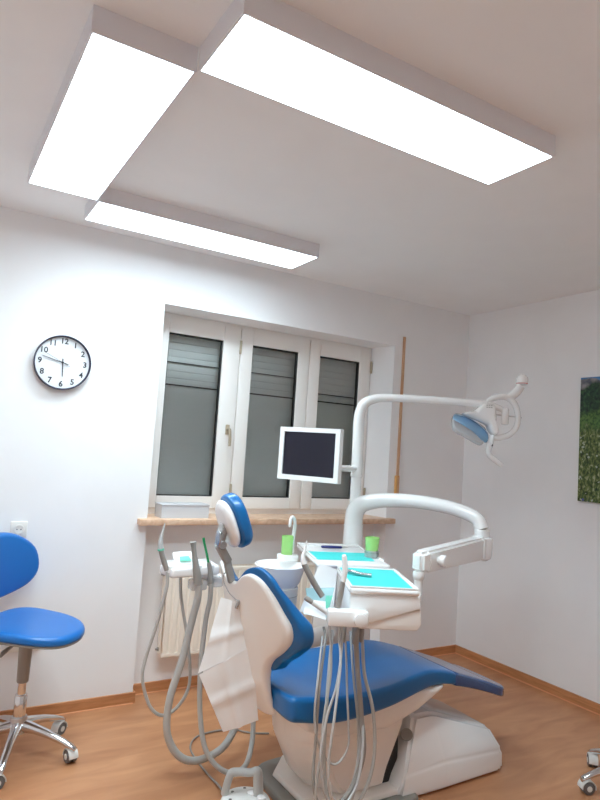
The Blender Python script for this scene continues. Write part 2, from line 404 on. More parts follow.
# picture -------------------------------------------------------------------
def picture_mat():
    m = mat('meadow_print', (.2,.3,.1), .6); nt = m.node_tree; N = nt.nodes; L = nt.links; b = N['Principled BSDF']
    tc = N.new('ShaderNodeTexCoord'); sep = N.new('ShaderNodeSeparateXYZ'); L.new(tc.outputs['Object'], sep.inputs[0])
    def mathn(op, a, b_, c=None):
        n = N.new('ShaderNodeMath'); n.operation = op
        for i, v in enumerate((a, b_) if c is None else (a, b_, c)):
            if isinstance(v, (int, float)): n.inputs[i].default_value = v
            else: L.new(v, n.inputs[i])
        return n.outputs[0]
    def noise(scale, det=6, vec=None, dist=0):
        n = N.new('ShaderNodeTexNoise'); n.inputs['Scale'].default_value = scale; n.inputs['Detail'].default_value = det; n.inputs['Distortion'].default_value = dist
        L.new(vec or tc.outputs['Object'], n.inputs['Vector']); return n.outputs['Fac']
    def ramp(fac, stops):
        r = N.new('ShaderNodeValToRGB'); els = r.color_ramp.elements
        while len(els) < len(stops): els.new(.5)
        for e, (p, c) in zip(els, stops): e.position = p; e.color = (*srgb(*c), 1)
        L.new(fac, r.inputs['Fac']); return r.outputs['Color']
    def mix(f, a, c):
        n = N.new('ShaderNodeMix'); n.data_type = 'RGBA'; L.new(f, n.inputs['Factor']); L.new(a, n.inputs['A']); L.new(c, n.inputs['B']); return n.outputs['Result']
    def step(v, e, s=.01):
        n = N.new('ShaderNodeMapRange'); n.inputs['From Min'].default_value = e-s; n.inputs['From Max'].default_value = e+s; L.new(v, n.inputs['Value']); return n.outputs[0]
    zz = sep.outputs['Z']; yy = sep.outputs['Y']      # object origin at the picture's lower left; z 0..0.8
    sky = ramp(mathn('MULTIPLY', zz, 1.25), [(.9, (150,190,215)), (1, (50,120,180))])
    rock = ramp(noise(22, 8), [(.35, (88,92,104)), (.6, (150,146,146))])
    far_n = mathn('ADD', zz, mathn('MULTIPLY', noise(6, 5), -.10))
    slope = mathn('MULTIPLY', yy, .30)
    trees = ramp(noise(45, 8), [(.35, (16,36,30)), (.55, (38,70,46)), (.7, (72,108,64))])
    light_tree = ramp(noise(60, 8), [(.35, (38,70,34)), (.6, (92,128,66))])
    mp = N.new('ShaderNodeMapping'); mp.inputs['Scale'].default_value = (1, 1.4, 1); L.new(tc.outputs['Object'], mp.inputs['Vector'])
    grass = ramp(noise(42, 10, mp.outputs[0], .6), [(.32, (28,44,24)), (.46, (70,92,46)), (.58, (118,130,76)), (.70, (178,182,146))])
    c = mix(step(mathn('ADD', far_n, mathn('MULTIPLY', yy, -.12)), .735, .004), rock, sky)
    hill = mathn('ADD', mathn('ADD', zz, mathn('MULTIPLY', noise(9, 6), -.14)), slope)
    c = mix(step(hill, .655, .015), trees, c)
    bush = mathn('ADD', mathn('ADD', zz, mathn('MULTIPLY', noise(7, 6), -.22)), mathn('MULTIPLY', yy, .5))
    c = mix(step(bush, .42, .02), light_tree, c)
    c = mix(step(mathn('ADD', zz, mathn('MULTIPLY', noise(14, 6), -.2)), .36, .04), grass, c)
    vor = N.new('ShaderNodeTexVoronoi'); vor.inputs['Scale'].default_value = 34; L.new(tc.outputs['Object'], vor.inputs['Vector'])
    fl = mathn('MULTIPLY', mathn('LESS_THAN', vor.outputs['Distance'], .27), mathn('GREATER_THAN', noise(7, 2), .47))
    fl = mathn('MULTIPLY', fl, mathn('LESS_THAN', zz, .42))
    wh = N.new('ShaderNodeRGB'); wh.outputs[0].default_value = (*srgb(178,186,168), 1)
    c = mix(fl, c, wh.outputs[0])
    vo2 = N.new('ShaderNodeTexVoronoi'); vo2.inputs['Scale'].default_value = 27; L.new(tc.outputs['Object'], vo2.inputs['Vector'])
    f2 = mathn('MULTIPLY', mathn('MULTIPLY', mathn('LESS_THAN', vo2.outputs['Distance'], .22), mathn('GREATER_THAN', noise(5, 2), .54)), mathn('LESS_THAN', zz, .22))
    pu = N.new('ShaderNodeRGB'); pu.outputs[0].default_value = (*srgb(84,92,150), 1)
    c = mix(f2, c, pu.outputs[0])
    L.new(c, b.inputs['Base Color'])
    return m
M['picture'] = picture_mat()
bm = bmesh.new()
bx(bm, -.022, 0, -.9, 0, 0, .795, bev=.002)
pic = finish(bm, 'meadow_picture', M['picture'], smooth=False); pic.location = (XR, 2.49, 1.256)
tag(pic, 'canvas print of a green flower meadow and mountains on the right wall', 'picture')

# radiator -------------------------------------------------------------------
t = thing('radiator', 'cream ribbed panel radiator below the window', 'radiator', (1.79, 3.56, .21))
bm = bmesh.new(); prof = []; x = 1.29
while x < 2.29:
    prof += [(x, 3.505), (x+.026, 3.505), (x+.031, 3.512), (x+.041, 3.512), (x+.046, 3.505)]; x += .046
x1 = prof[-1][0]
prism(bm, prof+[(x1, 3.525), (1.29, 3.525)], XY, .245, .70)
bx(bm, 1.285, x1+.005, 3.505, 3.525, .70, .722, bev=.004); bx(bm, 1.285, x1+.005, 3.505, 3.525, .222, .245, bev=.004)
finish(bm, 'front_panel', M['radi'], t, smooth=False)
box('rear_panel', M['radi'], t, 1.285, x1+.005, 3.57, 3.588, .225, .72, bev=.004)
bm = bmesh.new(); x = 1.3
while x < x1-.01: bx(bm, x, x+.006, 3.525, 3.57, .716, .721); x += .02
bx(bm, 1.285, x1+.005, 3.525, 3.53, .712, .724); bx(bm, 1.285, x1+.005, 3.565, 3.57, .712, .724)
finish(bm, 'top_grille', M['radi'], t, smooth=False)
box('side_cover', M['radi'], t, 1.281, 1.285, 3.525, 3.57, .24, .71)
latheo('vent_plug', M['steel'], t, [(.008, 0), (.011, .004), (.011, .012), (.006, .014), (.006, .022)], (1.283, 3.548, .262), (-1,0,0), 12)
latheo('vent_plug', M['steel'], t, [(.008, 0), (.011, .004), (.011, .012), (.006, .014), (.006, .022)], (1.283, 3.548, .688), (-1,0,0), 12)
for x in (1.45, 2.1): box('wall_bracket', M['radi'], t, x, x+.03, 3.588, NY, .30, .64)

# box on sill ----------------------------------------------------------------
t = thing('storage_box', 'low milky white plastic box on the window sill, left end', 'box', (1.365, 3.56, 1.02))
bm = bmesh.new(); w = .004
x0, xb, y0, y1, z0, z1 = 1.215, 1.51, 3.50, 3.62, 1.02, 1.092
for b in ((x0, xb, y0, y0+w, z0, z1), (x0, xb, y1-w, y1, z0, z1), (x0, x0+w, y0+w, y1-w, z0, z1), (xb-w, xb, y0+w, y1-w, z0, z1), (x0+w, xb-w, y0+w, y1-w, z0, z0+w)): bx(bm, *b)
finish(bm, 'box_body', M['boxmilk'], t, smooth=False)
box('box_lid', M['boxmilk'], t, x0-.003, xb+.003, y0-.003, y1+.003, z1, z1+.01, bev=.003)

# ------------------------------------------------------------------ stools
def dup_tree(o, parent=None):
    c = o.copy(); COL.objects.link(c); c.parent = parent
    if parent is not None: c.matrix_parent_inverse = o.matrix_parent_inverse.copy()
    for ch in o.children: dup_tree(ch, c)
    return c
def make_stool():
    t = thing('rolling_stool', 'blue padded rolling stool with a backrest and chrome five-star base at the left', 'stool', (0,0,0), 'rolling stools')
    # local frame: +X is the stool's front
    bm = bmesh.new()
    lathe(bm, [(.030, .10), (.036, .105), (.038, .16), (.034, .175), (0, .175)], seg=24)
    hub = finish(bm, 'hub', M['alu'], t)
    for k in range(5):
        a = k*2*pi/5+rad(8); d = V((cos(a), sin(a), 0)); n = V((-sin(a), cos(a), 0))
        bm = bmesh.new(); P = [(.025, .135), (.08, .128), (.15, .112), (.22, .088), (.268, .068), (.283, .060)]; W = [.026, .022, .019, .017, .016, .014]; H = [.028, .022, .018, .015, .013, .010]
        rings = []
        for (r, z), w, h in zip(P, W, H):
            ring = []
            for j in range(12):
                b = 2*pi*j/12; ring.append(bm.verts.new(d*r+n*w*cos(b)+V((0, 0, z+h*sin(b)))))
            rings.append(ring)
        for i in range(len(P)-1):
            for j in range(12): bm.faces.new((rings[i][j], rings[i][(j+1) % 12], rings[i+1][(j+1) % 12], rings[i+1][j]))
        bm.faces.new(rings[0]); bm.faces.new(rings[-1])
        finish(bm, 'base_arm', M['chrome'], t, angle=60)
        c = d*.268
        cr = latheo('caster', M['alu'], t, [(.006, .045), (.006, .062), (.012, .062), (.012, .072), (0, .072)], c, seg=12)
        tw = a+.9+k*.7; q = V((cos(tw), sin(tw), 0)); wc = c+V((-q.y, q.x, 0))*.012+V((0,0,.0285))
        bm = bmesh.new()
        for s in (-1, 1): lathe(bm, [(.018, s*.004), (.0275, s*.005), (.0285, s*.008), (.0285, s*.019), (.0265, s*.0215), (.015, s*.022), (0, s*.022)], wc, q, 24)
        finish(bm, 'wheel', M['tread'], cr)
        bm = bmesh.new(); m = V((-q.y, q.x, 0))
        prof = [(wc+m*(.034*cos(b))+V((0, 0, .034*sin(b)))) for b in [rad(x) for x in range(-10, 200, 15)]]
        A = [bm.verts.new(p-q*.021) for p in prof]; B = [bm.verts.new(p+q*.021) for p in prof]
        A2 = [bm.verts.new(wc+(p-wc)*.9-q*.021) for p in prof]; B2 = [bm.verts.new(wc+(p-wc)*.9+q*.021) for p in prof]
        for i in range(len(prof)-1):
            bm.faces.new((A[i], A[i+1], B[i+1], B[i])); bm.faces.new((A2[i], A2[i+1], B2[i+1], B2[i])); bm.faces.new((A[i], A[i+1], A2[i+1], A2[i])); bm.faces.new((B[i], B[i+1], B2[i+1], B2[i]))
        for i in (0, -1): bm.faces.new((A[i], B[i], B2[i], A2[i]))
        lathe(bm, [(.0125, -.0235), (.0125, .0235)], wc, q, 16)
        finish(bm, 'wheel_hood', M['caster'], cr)
    latheo('lower_column', M['chrome'], t, [(.027, .165), (.028, .17), (.028, .262), (.0255, .266), (.0255, .272), (.020, .274)], (0,0,0), seg=24)
    latheo('gas_cylinder', M['chrome'], t, [(.019, .27), (.019, .335)], (0,0,0), seg=24)
    latheo('upper_column', M['greyp'], t, [(.023, .325), (.026, .33), (.031, .52), (.031, .54)], (0,0,0), seg=24)
    # seat: broad at the rear, slightly narrower nose
    ol = [(.255, 0), (.235, .10), (.16, .17), (.03, .205), (-.12, .205), (-.20, .14), (-.215, 0), (-.20, -.14), (-.12, -.205), (.03, -.205), (.16, -.17), (.235, -.10)]
    zt = lambda x, y: 540/1000+.05*(abs(y)/.2)**2*.25+(.02*((x+.0)/.25)**2 if x < 0 else -.012*(x/.25)**2)
    bm = bmesh.new(); pillow(bm, ol, .040, lambda a, b, h: (a, b, zt(a, b)+.008+h), e=.028, bottom_e=.01, crown=.004)
    st = finish(bm, 'seat', M['blue_stool'], t, angle=80)
    bm = bmesh.new(); pillow(bm, [(a*.975, b*.975) for a, b in ol], .012, lambda a, b, h: (a, b, zt(a, b)-.003+h), e=.005)
    finish(bm, 'seat_pan', M['greyp'], t, angle=80)
    tubeo('height_lever', M['greyp'], t, [(0, -.028, .515), (.0, -.09, .512), (.0, -.14, .50), (0, -.165, .485)], [.005, .005, .008, .004], flat=1.6)
    tubeo('back_bracket', M['greyp'], t, [(-.08, 0, .528), (-.2, 0, .51), (-.262, 0, .52), (-.278, 0, .58), (-.272, 0, .70), (-.262, 0, .84)], .015, flat=1.5)
    ob = [(0, .165), (.12, .15), (.225, .08), (.254, -.03), (.205, -.105), (.09, -.145), (0, -.15), (-.09, -.145), (-.205, -.105), (-.254, -.03), (-.225, .08), (-.12, .15)]
    bw = lambda a, b, h: (-.258+.9*(a*a)+h, a, .812+b)
    bm = bmesh.new(); pillow(bm, ob, .055, bw, e=.026, bottom_e=.02, crown=.006)
    finish(bm, 'backrest', M['blue_stool'], t, angle=80)
    return t
stool = make_stool()
stool2 = dup_tree(stool)
stool.location = (.493, 3.13, 0); stool.rotation_euler.z = rad(-46)
stool2.location = (2.952, 1.675, 0); stool2.rotation_euler.z = rad(74)
for c_ in stool2.children:
    if c_.name.startswith('seat'): c_.scale = (.74, .74, 1)      # this stool has a smaller round seat
stool2['label'] = 'second rolling stool, only two chrome legs with white casters in view at the right edge'

# ------------------------------------------------------------------ patient chair
t = chair = thing('dental_chair', 'large blue and white dental patient chair in the middle of the room', 'dental chair', (1.9, 2.33, 0))
CY = 2.33
# base plate
bm = bmesh.new()
pillow(bm, [(1.40, CY+.12), (1.46, CY+.245), (1.7, CY+.26), (1.9, CY+.245), (1.96, CY+.22), (1.98, CY), (1.96, CY-.25), (1.9, CY-.28), (1.7, CY-.29), (1.46, CY-.27), (1.40, CY-.12)], .03, lambda a, b, h: (a, b, h), e=.012, bottom_e=.003, spine=((1.6, CY), (1.8, CY)))
finish(bm, 'base_plate', M['midgrey'], t, angle=60)
# white skirt around the lift
bm = bmesh.new(); sk = [(1.45, CY-.12), (1.56, CY-.235), (1.90, CY-.235), (1.90, CY+.235), (1.56, CY+.235), (1.45, CY+.12)]
prism(bm, sk, lambda a, b, d: (1.75+(a-1.75)*(1-(d-.03)*1.2), CY+(b-CY)*(1-(d-.03)*1.2), d), .03, .052, bev=.006)
finish(bm, 'base_skirt', M['offwhite'], t)
# plinth box: tapers and slopes toward the foot end
b2 = bmesh.new(); rings = []
for xb, xm, xt, hw, zm, tw, zt_ in ((1.86, 1.88, 2.02, .25, .105, .15, .300), (2.12, 2.125, 2.13, .255, .125, .15, .300), (2.51, 2.505, 2.475, .245, .10, .175, .188), (2.545, 2.54, 2.515, .20, .09, .14, .165)):
    rings.append([b2.verts.new(p) for p in ((xb, CY-hw, .004), (xm, CY-hw, zm), (xt, CY-tw, zt_), (xt, CY+tw, zt_), (xm, CY+hw, zm), (xb, CY+hw, .004))])
for a, b in zip(rings, rings[1:]):
    for j in range(6): b2.faces.new((a[j], a[(j+1) % 6], b[(j+1) % 6], b[j]))
b2.faces.new(rings[0]); b2.faces.new(rings[-1][::-1])
bmesh.ops.recalc_face_normals(b2, faces=b2.faces)
bmesh.ops.bevel(b2, geom=b2.edges[:], offset=.016, segments=3, affect='EDGES')
bm = bmesh.new(); merge(bm, b2); finish(bm, 'plinth', M['white'], t, angle=50)
# lift arm: from the base rising to the back hinge under the seat
bm = bmesh.new()
b2 = bmesh.new(); rg = []
for z, x0, x1 in ((.05, 1.53, 1.835), (.11, 1.475, 1.85), (.27, 1.395, 1.925), (.40, 1.375, 1.96)):
    rg.append([b2.verts.new(p) for p in ((x0, CY-.05, z), (x0+.10, CY-.18, z), (x1, CY-.18, z), (x1, CY+.18, z), (x0+.10, CY+.18, z), (x0, CY+.05, z))])
for a, b in zip(rg, rg[1:]):
    for j in range(6): b2.faces.new((a[j], a[(j+1) % 6], b[(j+1) % 6], b[j]))
b2.faces.new(rg[0]); b2.faces.new(rg[-1][::-1])
bmesh.ops.recalc_face_normals(b2, faces=b2.faces); bmesh.ops.bevel(b2, geom=b2.edges[:], offset=.012, segments=3, affect='EDGES'); merge(bm, b2)
finish(bm, 'lift_arm', M['offwhite'], t, angle=50)
latheo('plinth_cap', M['greyp'], t, [(.026, 0), (.028, .003), (.026, .006), (0, .006)], (1.965, CY-.165, .232), (-.55, -.45, .7), 24)
bm = bmesh.new()
bx(bm, 1.80, 1.92, CY-.165, CY+.165, .035, .24, bev=.005)  # black block painting in the shade of the gap between lift arm and plinth
finish(bm, 'gap_shade_block', M['black'], t)
box('lift_rod', M['black'], t, 1.90, 2.10, CY+.12, CY+.135, .335, .35)
# under-body of the seat
bm = bmesh.new()
prism(bm, [(1.37, .44), (1.38, .37), (1.50, .325), (1.80, .31), (1.97, .36), (2.14, .445), (1.9, .455), (1.6, .43)], XZ, CY-.235, CY+.235, bev=.022)
finish(bm, 'seat_body', M['offwhite'], t, angle=50)
# seat and leg rest: one long cushion
xs = [1.26, 1.5, 1.75, 1.98, 2.12, 2.3, 2.45, 2.62]
tz = [.532, .505, .508, .530, .510, .455, .405, .350]
bz = [.438, .404, .418, .448, .445, .402, .356, .300]
top = lambda x: smoothf(x, xs, tz); bot = lambda x: smoothf(x, xs, bz)
def seatwarp(a, b, h):
    f = h/.1; z = bot(a)+(top(a)-bot(a))*f
    dip = -.02*max(0, 1-((b-CY)/.27)**2)*max(0, 1-((a-1.6)/.4)**2) if f > .5 else 0
    return (a, b, z+dip)
ol = [(1.285, CY), (1.278, CY-.15), (1.28, CY-.265), (1.33, CY-.285), (1.5, CY-.29), (1.7, CY-.285), (1.9, CY-.265), (2.1, CY-.225), (2.3, CY-.20), (2.5, CY-.185), (2.585, CY-.16), (2.61, CY-.08), (2.615, CY)]
ol = ol+[(a, 2*CY-b) for a, b in ol[-2:0:-1]]
bm = bmesh.new(); pillow(bm, ol, .1, seatwarp, e=.022, spine=((1.5, CY), (2.45, CY)), mid=8, sub=6)
finish(bm, 'seat_cushion', M['blue'], t, angle=80)
# dark transparent foot cover over the end of the leg rest
ol = [(2.20, CY), (2.20, CY-.10), (2.205, CY-.205), (2.26, CY-.208), (2.4, CY-.197), (2.5, CY-.192), (2.595, CY-.165), (2.62, CY-.085), (2.625, CY)]
ol = ol+[(a, 2*CY-b) for a, b in ol[-2:0:-1]]
bm = bmesh.new(); pillow(bm, ol, .108, lambda a, b, h: (a, b, bot(a)-.003+(top(a)-bot(a)+.0055)*h/.108), e=.022, spine=((2.36, CY), (2.5, CY)), mid=6)
finish(bm, 'foot_cover', M['cover'], t, angle=80)
# backrest
Xc = lambda z: 1.12+(.92-z)*.24
ow = [(0, .918), (.05, .926), (.10, .96), (.145, .972), (.19, .953), (.225, .905), (.25, .84), (.268, .79), (.262, .735), (.225, .685), (.17, .635), (.145, .58), (.14, .50), (.135, .42), (.08, .395), (0, .39)]
ow = ow+[(-a, b) for a, b in ow[-2:0:-1]]
bm = bmesh.new()
pillow(bm, ow, .045, lambda a, b, h: (Xc(b)+.085*(abs(a)/.265)**2+h*(1 if b > .6 else max(.4, (b-.3)/.3))-.03*max(0, (.55-b)/.15)**2*(-1), CY+a, b), e=.018, spine=((0, .5), (0, .82)), mid=7, sub=6)
finish(bm, 'back_shell', M['offwhite'], t, angle=80)
tp = lambda z: max(0, min(1, (z-.80)/.13))
oc = [(0, .925), (.05, .938), (.11, .983), (.17, 1.0), (.215, .972), (.248, .915), (.275, .85), (.30, .79), (.292, .725), (.25, .675), (.20, .635), (.165, .60), (.12, .585), (.05, .58), (0, .58)]
oc = oc+[(-a, b) for a, b in oc[-2:0:-1]]
bm = bmesh.new()
pillow(bm, oc, .075, lambda a, b, h: (Xc(b)+.03-.014*tp(b)+.085*(abs(a)/.265)**2+h*(1-.55*tp(b)), CY+a, b), e=.036, bottom_e=.012, crown=-.01, spine=((0, .70), (0, .82)), mid=7, sub=6)
finish(bm, 'back_cushion', M['blue'], t, angle=80)
# headrest
hc = V((1.105, CY, 1.150)); tilt = rad(22)
def hw(a, b, h):
    x = h+.5*a*a+.25*b*b; z = b
    return (hc.x+x*cos(tilt)-z*sin(tilt), CY+a, hc.z+z*cos(tilt)+x*sin(tilt))
oh = [(0, .118), (.045, .104), (.076, .062), (.086, 0), (.078, -.062), (.046, -.10), (0, -.112)]; oh = oh+[(-a, b) for a, b in oh[-2:0:-1]]
bm = bmesh.new(); pillow(bm, oh, .055, hw, e=.027, bottom_e=.01, crown=.006)
hr = finish(bm, 'headrest_cushion', M['blue'], t, angle=80)
bm = bmesh.new(); pillow(bm, [(a*.88, b*.88) for a, b in oh], .04, lambda a, b, h: hw(a, b, h-.036), e=.034, bottom_e=.034)
finish(bm, 'headrest_shell', M['white'], t, angle=80)
bm = bmesh.new()
bx(bm, -.015, .015, -.011, .011, -.058, .055, bev=.005, mx=Matrix.Translation((1.112, CY, .965)) @ Matrix.Rotation(rad(-18), 4, 'Y'))
bx(bm, -.016, .016, -.016, .016, -.05, .03, bev=.005, mx=Matrix.Translation((1.078, CY, 1.035)) @ Matrix.Rotation(rad(-34), 4, 'Y'))
finish(bm, 'headrest_stem', M['greyp'], t)
bm = bmesh.new()
lathe(bm, [(.016, -.026), (.018, -.022), (.018, .022), (.016, .026)], (1.067, CY, 1.065), (0,1,0), 20)
lathe(bm, [(.014, -.024), (.014, .024)], (1.072, CY, 1.12), (0,1,0), 20)
bx(bm, -.012, .012, -.02, .02, -.005, .085, bev=.004, mx=Matrix.Translation((1.066, CY, 1.065)) @ Matrix.Rotation(rad(6), 4, 'Y'))
finish(bm, 'headrest_joint', M['steel'], t)
bm = bmesh.new(); pillow(bm, [(0, .032), (.02, .02), (.022, -.02), (0, -.035), (-.022, -.02), (-.02, .02)], .008, lambda a, b, h: (1.042+h, CY-.02+a, 1.095+b), e=.004)
finish(bm, 'release_lever', M['steel'], t)

# ------------------------------------------------------------------ dental unit (column behind the chair)
t = unit = thing('dental_unit', 'white dental unit column with spittoon behind the patient chair', 'dental unit', (2.1, 2.95, 0))
RZ = rad(-20.5)
def rotm(cx, cy, z, a): return Matrix.Translation((cx, cy, z)) @ Matrix.Rotation(a, 4, 'Z')
box('floor_housing', M['white'], t, 1.82, 2.34, 2.88, 3.12, 0, .30, bev=.03, seg=4)
box('column_body', M['white'], t, 2.03, 2.33, 2.90, 3.10, .30, .905, bev=.03, seg=4)
mx = rotm(1.953, 2.737, .905, RZ)
bm = bmesh.new(); bx(bm, -.185, .185, -.29, .29, 0, .024, bev=.011, seg=3, mx=mx)
finish(bm, 'side_shelf', M['white'], t)
bm = bmesh.new()
for b in ((-.185, .185, .262, .285), (-.183, -.172, -.20, .262), (.172, .183, -.20, .262)): bx(bm, *b, .022, .033, bev=.004, mx=mx)
finish(bm, 'shelf_rim', M['white'], t)
# spittoon
sp = V((1.612, 2.78, 0))
sb = latheo('spittoon_column', M['greyp'], t, [(.085, .40), (.09, .41), (.095, .60), (.097, .70), (.1, .77), (.09, .772)], sp, seg=40)
sb.data.materials.clear(); M['spit'] = mat('spittoon_grey', srgb(205,205,203), .35); sb.data.materials.append(M['spit'])
bm = bmesh.new()
for z in (.66, .73): lathe(bm, [(.094, z), (.0995, z), (.0995, z+.003), (.094, z+.003)], sp, seg=40)
finish(bm, 'column_groove', M['greyp'], t)
latheo('spittoon_bowl', M['white'], t, [(.05, .765), (.09, .772), (.108, .80), (.122, .85), (.130, .878), (.126, .881), (.119, .876), (.10, .83), (.075, .80), (.03, .790), (0, .789)], sp, seg=48)
tubeo('support_arm', M['offwhite'], t, [(1.60, 2.79, .45), (1.78, 2.85, .45), (2.05, 2.93, .45)], .05, seg=16)
# filler and cup holder at the bowl
box('cup_shelf', M['white'], t, 1.645, 1.735, 2.80, 2.88, .885, .918, bev=.008)
tubeo('water_filler', M['white'], t, [(1.728, 2.86, .90), (1.728, 2.86, .98), (1.728, 2.85, 1.07), (1.715, 2.845, 1.105), (1.70, 2.84, 1.108), (1.692, 2.838, 1.09), (1.69, 2.836, 1.06)], [.012, .010, .009, .009, .009, .008, .008])
# swing arm
col = (2.225, 3.0)
latheo('swing_post', M['white'], t, [(.056, .90), (.058, .92), (.056, 1.05)], (*col, 0), seg=32)
SW = [(2.225, 3.0, 1.02), (2.223, 2.995, 1.10), (2.235, 2.975, 1.155), (2.275, 2.93, 1.185), (2.34, 2.84, 1.207), (2.44, 2.69, 1.215), (2.53, 2.55, 1.202), (2.59, 2.46, 1.178), (2.622, 2.405, 1.148), (2.63, 2.38, 1.10)]
tubeo('swing_arm', M['white'], t, SW, [.054, .054, .052, .046, .041, .038, .037, .037, .037, .037], seg=24)
latheo('elbow_collar', M['white'], t, [(.040, 1.062), (.041, 1.065), (.041, 1.098), (.038, 1.10)], (2.63, 2.38, 0), seg=32)
latheo('elbow_joint', M['white'], t, [(.0, .934), (.03, .936), (.052, .95), (.057, .97), (.057, 1.05), (.05, 1.062), (0, 1.064)], (2.63, 2.38, 0), seg=32)

# green tumblers
def tumbler(x, y, z, label, h=.065, r0=.024, r1=.032, flip=False, m='greenglass'):
    o = latheo('tumbler', M[m], None, [(r0, 0), (r1, h), (r1-.002, h), (r0-.002, .004), (0, .004)] if not flip else [(r1, 0), (r0, h), (0, h), (0, h-.003), (r0-.002, h-.003), (r1-.002, 0)], (0,0,0), seg=28)
    o.location = (x, y, z); tag(o, label, 'cup', 'green tumblers'); return o
tumbler(1.680, 2.835, .918, 'clear lime green cup standing by the spittoon bowl', h=.095, r0=.029, r1=.031)
cup2 = V((2.064, 2.61, .929))
latheo('cup_ring', M['clear'], unit, [(.036, 0), (.038, .001), (.038, .035), (.036, .035), (.036, .002)], cup2, seg=28)
latheo('cup_ring_rim', M['alu'], unit, [(.0362, .030), (.040, .031), (.040, .037), (.0362, .037)], cup2, seg=28)
tumbler(cup2.x, cup2.y, cup2.z+.012, 'lime green cup in a metal ring holder on the white shelf', h=.092, r0=.031, r1=.038)
# cyan paper and pen on the shelf
o = box('tray_paper', M['cyan'], None, -.165, .15, -.195, .035, 0, .002, smooth=False); o.matrix_world = rotm(1.953, 2.737, .9292, RZ)
me = o.data
for v in me.vertices:
    if v.co.x > 0 and v.co.y < 0: v.co.x = .13
tag(o, 'cyan paper mat on the rear white shelf beside the green cup', 'paper mat', 'cyan tray papers')
t = thing('marker_pen', 'navy blue pen lying at the back of the white shelf', 'pen', (2.0, 2.93, .935))
d = V((cos(RZ), sin(RZ), 0)); c = V((2.010, 2.895, .9365))
latheo('pen_barrel', M['navy'], t, [(.003, -.065), (.007, -.06), (.0075, 0), (.0068, .05), (.004, .055)], c, d, 16)
latheo('pen_tip', M['steel'], t, [(.0038, .055), (.002, .085), (0, .095)], c, d, 12)

# ------------------------------------------------------------------ instrument table over the patient
t = tab = thing('instrument_table', 'white swivel instrument table with cyan paper, hanging over the patient chair', 'instrument table', (1.67, 2.07, .80))
TA = rad(-27); TC = V((1.675, 2.075, 0)); tm = rotm(TC.x, TC.y, 0, TA)
bm = bmesh.new(); bx(bm, -.145, .135, -.195, .215, .925, .951, bev=.012, seg=3, mx=tm)
finish(bm, 'table_top', M['white'], t)
bm = bmesh.new()
for b in ((-.140, -.134, -.19, .21), (.120, .130, -.19, .21), (-.134, .12, .203, .21), (-.134, .12, -.191, -.184)): bx(bm, *b, .948, .957, bev=.002, mx=tm)
finish(bm, 'table_rim', M['white'], t)
bm = bmesh.new()
prism(bm, [(-.14, .925), (.132, .925), (.145, .880), (-.06, .815), (-.14, .815)], lambda a, b, d: tm @ V((a, d, b)), -.187, .18, bev=.006)
finish(bm, 'table_body', M['white'], t)
bm = bmesh.new()
prism(bm, [(-.10, .811), (-.06, .819), (.144, .876), (.150, .815), (.132, .792), (-.10, .792)], lambda a, b, d: tm @ V((a, d, b)), -.180, .16, bev=.006)
finish(bm, 'lower_body', M['offwhite'], t)
# holder bar for handpieces
bm = bmesh.new(); bx(bm, -.228, -.072, -.245, -.187, .812, .872, bev=.01, mx=tm)
finish(bm, 'instrument_holder', M['white'], t)
kc = tm @ V((-.105, -.245, .843)); kd = (tm.to_3x3() @ V((0, -1, 0)))
latheo('holder_knob', M['white'], t, [(.024, 0), (.026, .003), (.025, .012), (.018, .015), (0, .015)], kc, kd, 28)
o = box('tray_paper', M['cyan'], None, -.128, .112, -.178, .195, 0, .0015, smooth=False); o.matrix_world = rotm(TC.x, TC.y, .9515, TA)
tag(o, 'cyan paper mat on the front instrument table under the handpiece', 'paper mat', 'cyan tray papers')
# lever arm to the elbow
E0 = V((2.63, 2.38, 1.005)); E1 = V((1.88, 2.05, 1.015))
dx = (E1-E0).normalized(); ny = V((0,0,1)).cross(dx).normalized(); ln = (E1-E0).length
def along(bm, s0, s1, w0, h0, w1, h1, dz=0, bev=.01):
    b2 = bmesh.new(); vs = []
    for s, w, h in ((s0, w0, h0), (s1, w1, h1)):
        for a, b in ((-1, -1), (1, -1), (1, 1), (-1, 1)): vs.append(b2.verts.new(E0+dx*s+ny*a*w/2+V((0, 0, b*h/2+dz))))
    b2.faces.new(vs[:4]); b2.faces.new(vs[4:][::-1])
    for j in range(4): b2.faces.new((vs[j], vs[(j+1) % 4], vs[4+(j+1) % 4], vs[4+j]))
    bmesh.ops.recalc_face_normals(b2, faces=b2.faces); bmesh.ops.bevel(b2, geom=b2.edges[:], offset=bev, segments=3, affect='EDGES'); merge(bm, b2)
bm = bmesh.new(); along(bm, .06, ln-.045, .07, .118, .07, .094, bev=.012)
finish(bm, 'lever_arm', M['white'], t)
bm = bmesh.new(); along(bm, .03, .085, .082, .128, .082, .125, bev=.014)
finish(bm, 'arm_clevis', M['white'], t)
bm = bmesh.new(); along(bm, ln-.055, ln+.012, .076, .10, .05, .085, bev=.014)
finish(bm, 'arm_end_cap', M['white'], t)
kc = E0+dx*(ln-.14)
latheo('arm_knob', M['white'], t, [(.018, .03), (.018, .045), (.026, .047), (.027, .065), (.022, .07), (0, .07)], kc, -ny if ny.y > 0 else ny, 28)
K = E1-dx*.01
latheo('knuckle', M['white'], t, [(.017, .0), (.019, .055), (.024, .06), (.026, .075), (.024, .09)], K+V((0, 0, -.13)), seg=24)
bm = bmesh.new(); kp = K+V((0, 0, -.145))
prism(bm, [(1.80, 1.98), (kp.x+.0, kp.y+.024), (kp.x+.024, kp.y), (kp.x, kp.y-.024), (1.77, 1.92)], XY, .850, .888, bev=.008)
finish(bm, 'table_bracket', M['white'], t)

